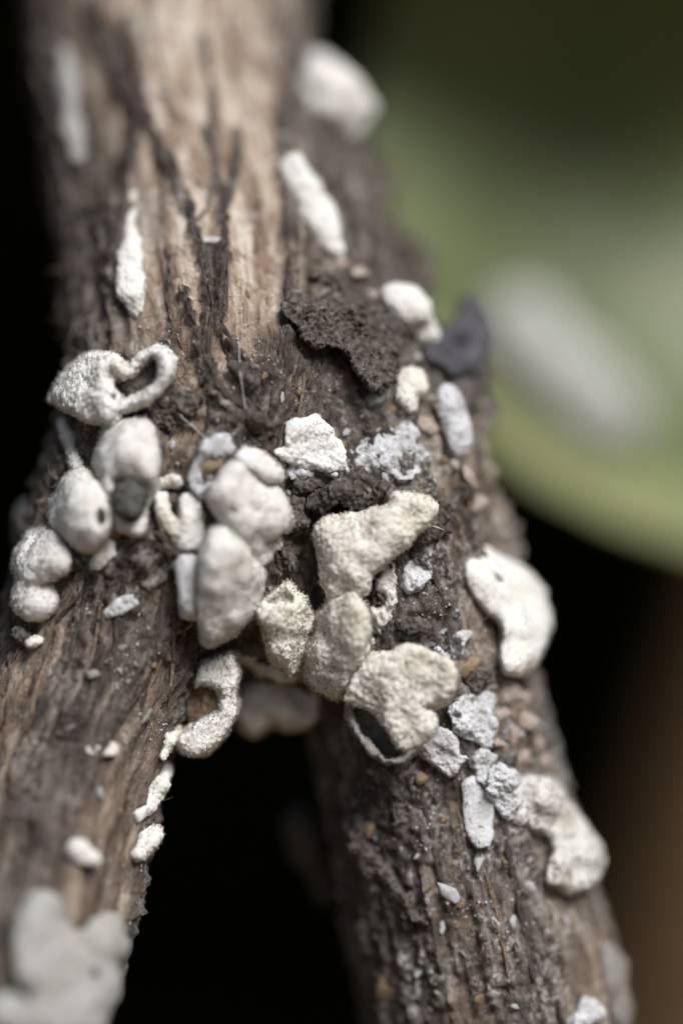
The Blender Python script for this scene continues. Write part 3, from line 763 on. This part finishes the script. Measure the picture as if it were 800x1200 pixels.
# --- stem
fungus('blurred round white fungus high on the right edge of the stem', [('e', 384, 112, -.15, 42, 44, 44, 0), ('e', 402, 130, -.15, 34, 34, 40, 0), ('e', 372, 80, 0, 24, 20, 34, 0)], hair=900)
fungus('long flat white crust lying aslant on the right side of the stem', [('b', [(345, 196, -.04, 13), (356, 222, -.07, 19), (374, 256, -.07, 20), (396, 292, -.04, 12)], 0.9)], hair=900)
fungus('narrow upright white crust on the left side of the stem above the heart-shaped fungus', [('b', [(158, 230, 0, 6), (155, 265, -.02, 8), (156, 305, -.06, 15), (155, 345, -.06, 15), (158, 366, -.03, 9)], 0.9)], hair=900)
fungus('long faint grey-white streak of crust at the shaded left edge of the stem', [('b', [(78, 62, 0, 9), (86, 110, -.05, 14), (88, 150, -.05, 13), (94, 185, 0, 8)], 0.9)], m=M_dull_dimmed, hair=500)
fungus('tiny white dab of crust where two dark bark strands meet on the stem', [('e', 250, 284, -.03, 15, 6, 10, 8)], h=0.026, m=M_cool, hair=800)

# --- left arm, low
fungus('large blurred forked white fungus low on the left arm',
       [('p', [(26, 1065), (46, 1046), (68, 1052), (74, 1078), (88, 1098), (105, 1080), (125, 1068), (145, 1082), (150, 1105), (134, 1125), (136, 1150), (128, 1185), (110, 1215), (20, 1215), (32, 1170), (18, 1130), (18, 1090)], -.10, .34, .34)],
       [('e', 112, 1145, -.4, 9, 11, 30, 0)], hair=700, hl=0.04, fine=0.7, m=M_dull_dimmed)  # grey albedo stands in for the light falling off down here
fungus('blurred white crust at the bottom of the left arm below the forked one', [('e', 8, 1188, -.1, 26, 22, 30, 0)], m=M_dull_dimmed, hair=500)
fungus('small crisp white crust on the inner edge of the left arm, lowest there', [('e', 172, 985, -.02, 16, 12, 22, 35), ('e', 182, 973, -.02, 11, 11, 18, 0), ('e', 162, 998, -.02, 10, 10, 18, 30)], h=0.028, hair=2200)
fungus('smooth white streak of crust along the inner edge of the left arm', [('b', [(192, 905, -.04, 9), (184, 924, -.06, 11), (174, 945, -.06, 11), (164, 958, -.03, 7)], 0.9)], hair=900)
fungus('small white crust in the middle of the left arm', [('e', 100, 1002, -.04, 19, 11, 14, -30), ('e', 92, 992, -.02, 10, 8, 12, 0)], h=0.03, hair=800)
fungus('tiny white crumb just below the creased two-lobed fungus', [('e', 42, 752, -.04, 13, 8, 14, 15)], h=0.026, hair=1500)
fungus('thin whitish smear of crust high on the left arm', [('e', 140, 712, -.01, 20, 6, 10, 20), ('e', 152, 704, -.01, 10, 6, 10, 0)], crust=0.09, warp=0.1, h=0.026, m=M_cool, hair=500)
fungus('whitish smear of crust halfway down the left arm', [('e', 122, 872, -.01, 22, 10, 12, -25)], crust=0.12, warp=0.1, h=0.026, m=M_dirty, hair=500)

# ------------------------------------------------------------------ dark bark flakes: parts of the branch
def flake(name, add, m, cut=(), amp=1.6, hair=0, warp=0.12, label=None):
    return fungus(label, add, cut, m=m, parent=branch, name=name, fine=amp, hair=hair, warp=warp, k=0.06, h=0.03, clip=0.3)
flake('bark_flake', [('p', [(338, 358), (352, 352), (368, 360), (385, 348), (410, 350), (440, 358), (465, 380), (468, 415), (455, 437), (435, 452), (427, 445), (412, 432), (400, 415), (385, 401), (365, 399), (350, 386), (342, 372)], -.26, .06, .09, .05, -.12), ('e', 360, 375, -.26, 20, 8, 9, -35), ('e', 430, 400, -.32, 20, 26, 10, 30), ('e', 400, 372, -.3, 24, 9, 9, 5), ('e', 445, 425, -.3, 14, 18, 10, -10)], M_flake, label='dark grey jagged flake of bark lifting off', warp=0.13, hair=500, amp=2.4)
flake('bark_flake', [('p', [(365, 592), (372, 572), (395, 572), (405, 558), (430, 556), (447, 568), (445, 580), (425, 590), (400, 588), (385, 602)], -.18, .07, .12)], M_flake, label='blackish crumbly scrap of bark', hair=1200, amp=2.0)
curl = flake('bark_curl', [('p', [(500, 400), (525, 385), (545, 355), (562, 352), (566, 372), (577, 392), (568, 412), (557, 438), (530, 440), (515, 428), (500, 420)], -.05, .10, .22)], M_curl, [('e', 538, 400, -.32, 10, 22, 14, -20)], label='slate grey curl of bark standing off the edge', warp=0.05)
for a, b, rx, rz, rot in ((300, 497, 20, 14, 0), (200, 640, 28, 12, -40), (205, 470, 34, 26, 20), (330, 640, 16, 30, -10), (345, 600, 14, 22, 0), (560, 800, 20, 9, 15),
                          (285, 440, 12, 10, 0), (420, 350, 26, 10, -15), (500, 620, 26, 12, 0), (360, 570, 14, 10, 0), (28, 745, 12, 16, 30), (455, 930, 16, 40, 15), (430, 1000, 14, 44, 15), (470, 1060, 12, 34, 15), (410, 960, 12, 30, 15), (520, 600, 22, 12, 25), (380, 330, 24, 12, -20), (480, 735, 18, 10, 0)):
    flake('bark_flake', [('e', a, b, -.02, rx, rz, 10, rot), ('e', a + rx * .5, b + rz * .3, -.03, rx * .6, rz * .7, 10, rot + 30)], M_flake, warp=0.15)

# ------------------------------------------------------------------ chips and flecks lying on the bark
def chip_mesh(name, sd, flat):
    u, v = 10, 6; Vc = []
    for j in range(v + 1):
        for i in range(u):
            a = 2 * math.pi * i / u; t = math.pi * j / v
            Vc.append((math.sin(t) * math.cos(a), math.sin(t) * math.sin(a), math.cos(t) * flat))
    Vc = np.array(Vc, np.float32); r = 1 + 0.7 * noise(Vc * 1.2, sd) + 0.3 * noise(Vc * 2.7, sd + 1); r[:u] = r[0]; r[-u:] = r[-1]
    Vc *= r[:, None]
    Fc = [(j * u + i, (j + 1) * u + i, (j + 1) * u + (i + 1) % u, j * u + (i + 1) % u) for j in range(v) for i in range(u)]
    return mk_mesh(name, Vc, np.array(Fc))

white_m = [chip_mesh('white_fleck', 60 + i, 0.45) for i in range(6)]
for m_ in white_m: m_.materials.append(M_cool)
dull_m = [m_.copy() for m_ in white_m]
for m_ in dull_m: m_.materials.clear(); m_.materials.append(M_dull_dimmed)
chip_m = [chip_mesh('wood_chip', 80 + i, 0.5) for i in range(5)]
for m_ in chip_m: m_.materials.append(M_ochre)

def lay(name, me, px, py, r, asp, rot, label, cat, group=None):
    loc, n = hit(px, py)
    if loc is None: return
    o = obj(name, me, None)
    z = Vector(n); x = Vector((math.cos(rot), 0, math.sin(rot))); x = (x - z * x.dot(z)).normalized(); y = z.cross(x)
    R = Matrix((x, y, z)).transposed().to_4x4()
    o.matrix_world = Matrix.Translation(Vector(loc) + z * r * 0.15) @ R @ Matrix.Diagonal((r * asp, r, r, 1))
    return tag(o, label, cat, group)

lay('wood_chip', chip_m[0], 246, 546, 0.15, 1.25, 0.6, 'ochre brown chip lodged under the webby tuft near the centre', 'chip')
lay('wood_chip', chip_m[1], 432, 972, 0.11, 1.2, 0.3, 'ochre chip on the dark shaded side of the right arm', 'chip')
lay('wood_chip', chip_m[2], 492, 913, 0.09, 1.2, 0.2, 'cream coloured chip just below the scallop shell', 'chip')
lay('wood_chip', chip_m[3], 453, 1158, 0.13, 1.3, 1.3, 'ochre chip lowest on the shaded side of the right arm', 'chip')
lay('wood_chip', chip_m[4], 138, 622, 0.08, 1.3, 0.3, 'orange-brown chip at the foot of the round mouldy fungus', 'chip')
lay('wood_chip', chip_m[0], 568, 980, 0.09, 1.1, 0.9, 'ochre chip at the tip of the smooth oval scale', 'chip')
lay('wood_chip', chip_m[2], 545, 782, 0.13, 1.7, 0.5, 'rusty brown chip beside the splashy crust at the shell wing', 'chip')
lay('white_fleck', white_m[0], 525, 1045, 0.075, 2.1, -0.7, 'bright white splinter-shaped fleck alone on the right arm', 'fleck')
SETS = [('small white fleck of crust on the dark bark of the right arm', 'white flecks on the right arm',
         [(470, 950), (458, 970), (487, 1005), (492, 1135), (508, 1140), (516, 1160), (500, 1185), (440, 905), (415, 935), (398, 1048), (480, 945), (560, 1010), (600, 1080), (540, 1120), (620, 1040), (575, 1140), (640, 1090), (610, 860), (590, 830), (600, 850), (580, 855), (620, 890), (478, 1090), (548, 915), (660, 1080), (520, 1090), (650, 1150), (600, 1180), (470, 1120)]),
        ('small white fleck of crust on the left arm', 'white flecks on the left arm',
         [(112, 790), (60, 790), (140, 760), (118, 930), (150, 870), (92, 910), (130, 1010), (60, 940), (175, 840), (85, 850), (130, 690), (95, 690), (108, 670), (160, 690), (40, 870), (120, 985), (150, 800)]),
        ('small white fleck of crust on the stem', 'white flecks on the stem',
         [(210, 215), (300, 250), (322, 330), (228, 70), (270, 110), (300, 40), (262, 210), (200, 400), (290, 380), (270, 470), (310, 300), (190, 110), (330, 160), (240, 440), (345, 340), (355, 350), (378, 348), (330, 60)]),
        ('small white fleck of crust on the rough bark of the fork joint', 'white flecks on the fork joint',
         [(212, 545), (205, 520), (330, 465), (348, 460), (400, 470), (405, 505), (425, 490), (352, 668), (362, 602), (378, 690), (320, 690), (345, 575), (240, 480), (470, 700), (500, 720), (512, 690), (520, 740), (455, 560), (505, 560), (530, 590), (540, 620), (500, 520), (410, 530), (480, 580), (465, 620), (470, 745), (345, 520), (512, 455), (520, 430), (490, 420), (455, 400)])]
for lab, grp, pts in SETS:
    for i, (a, b) in enumerate(pts):
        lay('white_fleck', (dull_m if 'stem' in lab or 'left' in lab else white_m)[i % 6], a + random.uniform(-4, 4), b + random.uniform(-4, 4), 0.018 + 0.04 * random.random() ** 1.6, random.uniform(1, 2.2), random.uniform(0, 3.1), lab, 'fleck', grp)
for i, (a, b) in enumerate([(410, 905), (520, 960), (590, 1010), (540, 1060), (630, 1110), (560, 1170), (500, 1040), (180, 780), (70, 860), (210, 740), (205, 450), (310, 440), (290, 345), (350, 460), (385, 470), (365, 720), (360, 735), (590, 880), (610, 830), (575, 815), (340, 500), (403, 520), (555, 570), (520, 540), (460, 480)]):
    lay('wood_chip', chip_m[i % 5], a, b, random.uniform(0.03, 0.06), random.uniform(1, 1.9), random.uniform(0, 3.1), 'small tan crumb of wood caught on the rough bark', 'chip', 'wood crumbs on the bark')

pale_m = [m_.copy() for m_ in chip_m]
for m_ in pale_m: m_.materials.clear(); m_.materials.append(M_pale)
for i, (a, b, r) in enumerate([(596, 812, .15), (612, 818, .10), (586, 838, .09), (618, 846, .11), (600, 862, .12), (630, 872, .09), (612, 888, .10), (584, 872, .08), (636, 892, .08), (560, 590, .09), (548, 560, .10), (512, 470, .09), (532, 545, .08), (500, 500, .10), (420, 320, .10), (400, 310, .08), (436, 345, .07)]):
    lay('bark_crumb', pale_m[i % 5], a, b, r, random.uniform(1.1, 1.8), random.uniform(-.4, .8), 'pale pinkish tan crumb of bark on the outer side of the right arm and shoulder', 'crumb', 'pale crumbs on the outer side')

# white powder: countless grains
cnt = 4500; VV = []; FF = []
pxs = rng.uniform(100, 700, cnt * 5); pys = rng.uniform(380, 1100, cnt * 5)
tet = np.array([(1, 1, 1), (1, -1, -1), (-1, 1, -1), (-1, -1, 1)], np.float32); made = 0
dens = fbm(np.stack([pxs / 55, pys / 55, np.zeros_like(pxs)], 1), 2, 41)
for a, b, dd in zip(pxs, pys, dens):
    wgt = 0.25 + (0.5 if 380 < a and 440 < b < 960 else 0) + (0.2 if 480 < b < 900 else 0)
    if dd * 1.3 + wgt * 0.5 - 0.25 < rng.random(): continue
    loc, n = hit(a, b)
    if loc is None: continue
    r = 0.004 + 0.013 * rng.random() ** 4
    VV.append(tet @ np.linalg.qr(rng.normal(size=(3, 3)))[0].astype(np.float32) * r + (loc + n * r * 0.4))
    made += 1
    if made >= cnt: break
tri = np.array([(0, 1, 2), (0, 3, 1), (0, 2, 3), (1, 3, 2)])
FF = (np.arange(made)[:, None, None] * 4 + tri).reshape(-1, 3)
tag(obj('white_powder', mk_mesh('white_powder', np.concatenate(VV), FF, False), M_cool), 'fine white powder dusting the bark around the fungi', 'powder', kind='stuff')

# stray hair-thin fibres frayed out of the bark: a part of the branch
VV = []
for i in range(5200):
    a, b = random.uniform(60, 620), random.gauss(560, 170)
    loc, n = hit(a, b)
    if loc is None: continue
    d = np.array([random.gauss(0, .5), random.gauss(0, .3), random.gauss(0, 1)]) + n * random.uniform(0, .6); d /= np.linalg.norm(d)
    d2 = d + rng.normal(size=3) * 0.6; d2 /= np.linalg.norm(d2); ln = random.uniform(0.04, 0.15)
    w = np.cross(d, rng.normal(size=3)); w *= random.uniform(0.002, 0.0045) / np.linalg.norm(w)
    p1 = loc + d * ln; p2 = p1 + d2 * ln * 0.8
    VV.append(np.array([loc - n * .01 - w, loc - n * .01 + w, p1 - w, p1 + w, p2 - w * .4, p2 + w * .4]))
k6 = np.arange(len(VV))[:, None] * 6
fz = obj('frayed_fibres', mk_mesh('frayed_fibres', np.concatenate(VV), np.concatenate([k6 + np.array([0, 1, 3, 2]), k6 + np.array([2, 3, 5, 4])])), M_ftan, branch); fz['kind'] = 'stuff'

# silk threads
def thread(pts, label, r=0.0035):
    P = [W(a, b, depth(a, b) + o) for a, b, o in resample([(a, b, o) for a, b, o in pts], 7)]
    P = np.array(P); P += 0.008 * noise(P * 6, 51)[:, None]
    Vt, Ft = tube(P, [r] * len(P), 4)
    c = Vt.mean(0); tag(obj('silk_thread', mk_mesh('silk_thread', Vt - c, Ft), M_silk, None, c), label, 'thread')
thread([(494, 622, -.25), (506, 616, -.3), (520, 621, -.3)], 'short wisp of silk at the wing tip of the dirty cream fan')
thread([(190, 460, -.1), (215, 490, -.12), (240, 512, -.06)], 'fine silk thread running from the heart-shaped fungus to the webby tuft')
thread([(280, 400, -.05), (282, 440, -.12), (288, 480, -.05)], 'fine silk thread over the dark bark strands of the stem')

# ------------------------------------------------------------------ the leaf behind, with a pale fungus on it
M_leaf, N, L, B = mat('leaf_green')
tc = N.new('ShaderNodeTexCoord').outputs['Object']
a = n_noise(N, L, tc, 0.35, 4, 0.6)
L.new(n_ramp(N, L, a, [(0.3, (0.062, 0.082, 0.032)), (0.7, (0.100, 0.118, 0.054))]), B.inputs['Base Color'])
B.inputs['Roughness'].default_value = 0.55
M_rim = simple_mat('leaf_margin', [(0.3, (0.14, 0.155, 0.070)), (0.7, (0.19, 0.20, 0.10))], 1.5, 0.6, 0)
M_vein = simple_mat('leaf_vein', [(0.3, (0.12, 0.15, 0.06)), (0.7, (0.17, 0.19, 0.09))], 1.5, 0.6, 0)
LY = 8.0
edge = [(380, 310), (450, 380), (520, 448), (575, 512), (640, 562), (720, 602), (820, 636), (940, 655), (1080, 655)]
prof = [(0, -0.12), (0.35, 0.12), (0.9, 0.42), (1.7, 0.85), (2.6, 1.5), (3.3, 2.5), (3.75, 3.6), (3.8, 4.5), (3.45, 5.4), (2.7, 6.2), (1.6, 6.8), (0.1, 7.2)]
E = np.array([W(a, b, LY + 0.0016 * (a - 380)) for a, b in edge])
E = np.array(resample(E, 0.25)); prof = np.array(resample(prof, 0.18))
nu, nv = len(E), len(prof); VL = np.zeros((nu, nv, 3), np.float32)
for i in range(nu):
    t = i / (nu - 1); w = (8.5 - E[i][2]) / 7.2
    VL[i] = E[i] + np.stack([0.35 * prof[:, 1] * (0.4 - t), prof[:, 0] * w, prof[:, 1] * w], 1)
VL[..., 1] += 0.10 * noise(VL * 0.8, 70)
base = VL.reshape(-1, 3)
def grid_faces(nu, nv, off=0):
    i, j = np.meshgrid(np.arange(nu - 1), np.arange(nv - 1), indexing='ij'); i = i.ravel(); j = j.ravel()
    return np.stack([i * nv + j, (i + 1) * nv + j, (i + 1) * nv + j + 1, i * nv + j + 1], 1) + off
leaf = bpy.data.objects.new('green_leaf', None); col.objects.link(leaf); leaf.location = E[0].tolist()
tag(leaf, 'broad green leaf with a pale margin, out of focus behind the branch', 'leaf')
def thick(name, Vf, nu, nv, th, m):
    me = mk_mesh(name, Vf - E[0], grid_faces(nu, nv)); o = obj(name, me, m, leaf)
    s = o.modifiers.new('thickness', 'SOLIDIFY'); s.thickness = th; s.offset = 0
    return o
thick('blade', base, nu, nv, 0.10, M_leaf)
nr = 9
rim = VL[:, :nr].copy(); rim[..., 1] -= 0.09; rim[..., 2] += 0.02
thick('margin', rim.reshape(-1, 3), nu, nr, 0.10, M_rim)
for fx in (0.35, 0.55, 0.75):
    P = [VL[min(nu - 1, int(nu * fx + 0.12 * j)), j] + np.array([0, -0.08, 0.04]) for j in range(nr - 2, nv - 3)]
    Vt, Ft = tube(P, [0.10 * (1 - 0.6 * k / len(P)) for k in range(len(P))], 6)
    obj('vein', mk_mesh('vein', Vt - E[0], Ft), M_vein, leaf)
fungus('pale blurred fungus lying on the green leaf behind the branch',
       [('e', 612, 402, 0, 62, 62, 60, -40), ('e', 662, 448, 0.0, 74, 70, 60, -38), ('e', 708, 490, 0, 58, 58, 50, -30), ('e', 612, 368, 0, 46, 38, 50, 0)], y0=LY + 1.9, h=0.08, hair=0, m=M_leaff, k=0.3)

# ------------------------------------------------------------------ ground and the dark undergrowth, its walls and roof added to shut out light
M_soil = simple_mat('leaf_litter', [(0.3, (0.07, 0.042, 0.02)), (0.55, (0.15, 0.092, 0.046)), (0.8, (0.22, 0.145, 0.075))], 0.6, 0.95, 0.2)
gx = np.linspace(-90, 90, 121); gy = np.linspace(-90, 90, 121)
X, Y = np.meshgrid(gx, gy, indexing='ij')
Zg = -17 + 0.8 * noise(np.stack([X * 0.12, Y * 0.12, X * 0], -1), 90)
Zg += 21.0 * np.exp(-(((X - 10) / 5.5) ** 2 + ((Y - 26) / 9) ** 2))
Zg += 0.25 * noise(np.stack([X * 0.6, Y * 0.6, X * 0], -1), 91)
tag(obj('ground', mk_mesh('ground', np.stack([X, Y, Zg], -1).reshape(-1, 3), grid_faces(121, 121)), M_soil), kind='structure')

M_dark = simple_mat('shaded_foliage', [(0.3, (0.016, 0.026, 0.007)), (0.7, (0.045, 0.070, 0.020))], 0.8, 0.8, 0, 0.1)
nu, nv = 49, 41
U, T = np.meshgrid(np.linspace(-0.5 * math.pi, 1.5 * math.pi, nu), np.linspace(0, 1, nv), indexing='ij')
rad = 24 * np.sqrt(np.clip(1 - T ** 3, 0.0, 1)); yy = 12 + 70 * T  # walls and roof close in to keep sun and sky off the back
S3 = np.stack([rad * np.cos(U) * 1.15, yy, -8 + rad * np.sin(U)], -1)
S3 += 1.6 * np.stack([noise(S3 * 0.2, 95 + i) for i in range(3)], -1)
Vs = S3.reshape(-1, 3).astype(np.float32)
# leaves hung all over the inside of the hollow
nl = 6000; pi = rng.integers(0, len(Vs), nl); c0 = Vs[pi] + rng.normal(size=(nl, 3)) * 0.9
inward = np.array([0, 30, -8]) - c0; inward /= np.linalg.norm(inward, axis=1)[:, None]; c0 = c0 + inward * rng.uniform(0.2, 2.5, (nl, 1))
d = rng.normal(size=(nl, 3)); d /= np.linalg.norm(d, axis=1)[:, None]; w = np.cross(d, rng.normal(size=(nl, 3))); w /= np.linalg.norm(w, axis=1)[:, None]
ls = rng.uniform(0.7, 1.6, (nl, 1)); LV = np.stack([c0 - d * ls, c0 + w * ls * .4, c0 + d * ls, c0 - w * ls * .4], 1).reshape(-1, 3)
LF = np.arange(nl * 4).reshape(-1, 4) + len(Vs)
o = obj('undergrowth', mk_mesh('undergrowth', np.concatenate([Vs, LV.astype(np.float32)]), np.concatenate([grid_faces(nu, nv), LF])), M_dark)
tag(o, 'dark undergrowth far behind the branch, closed into an added light-blocking tunnel', 'undergrowth', kind='stuff')
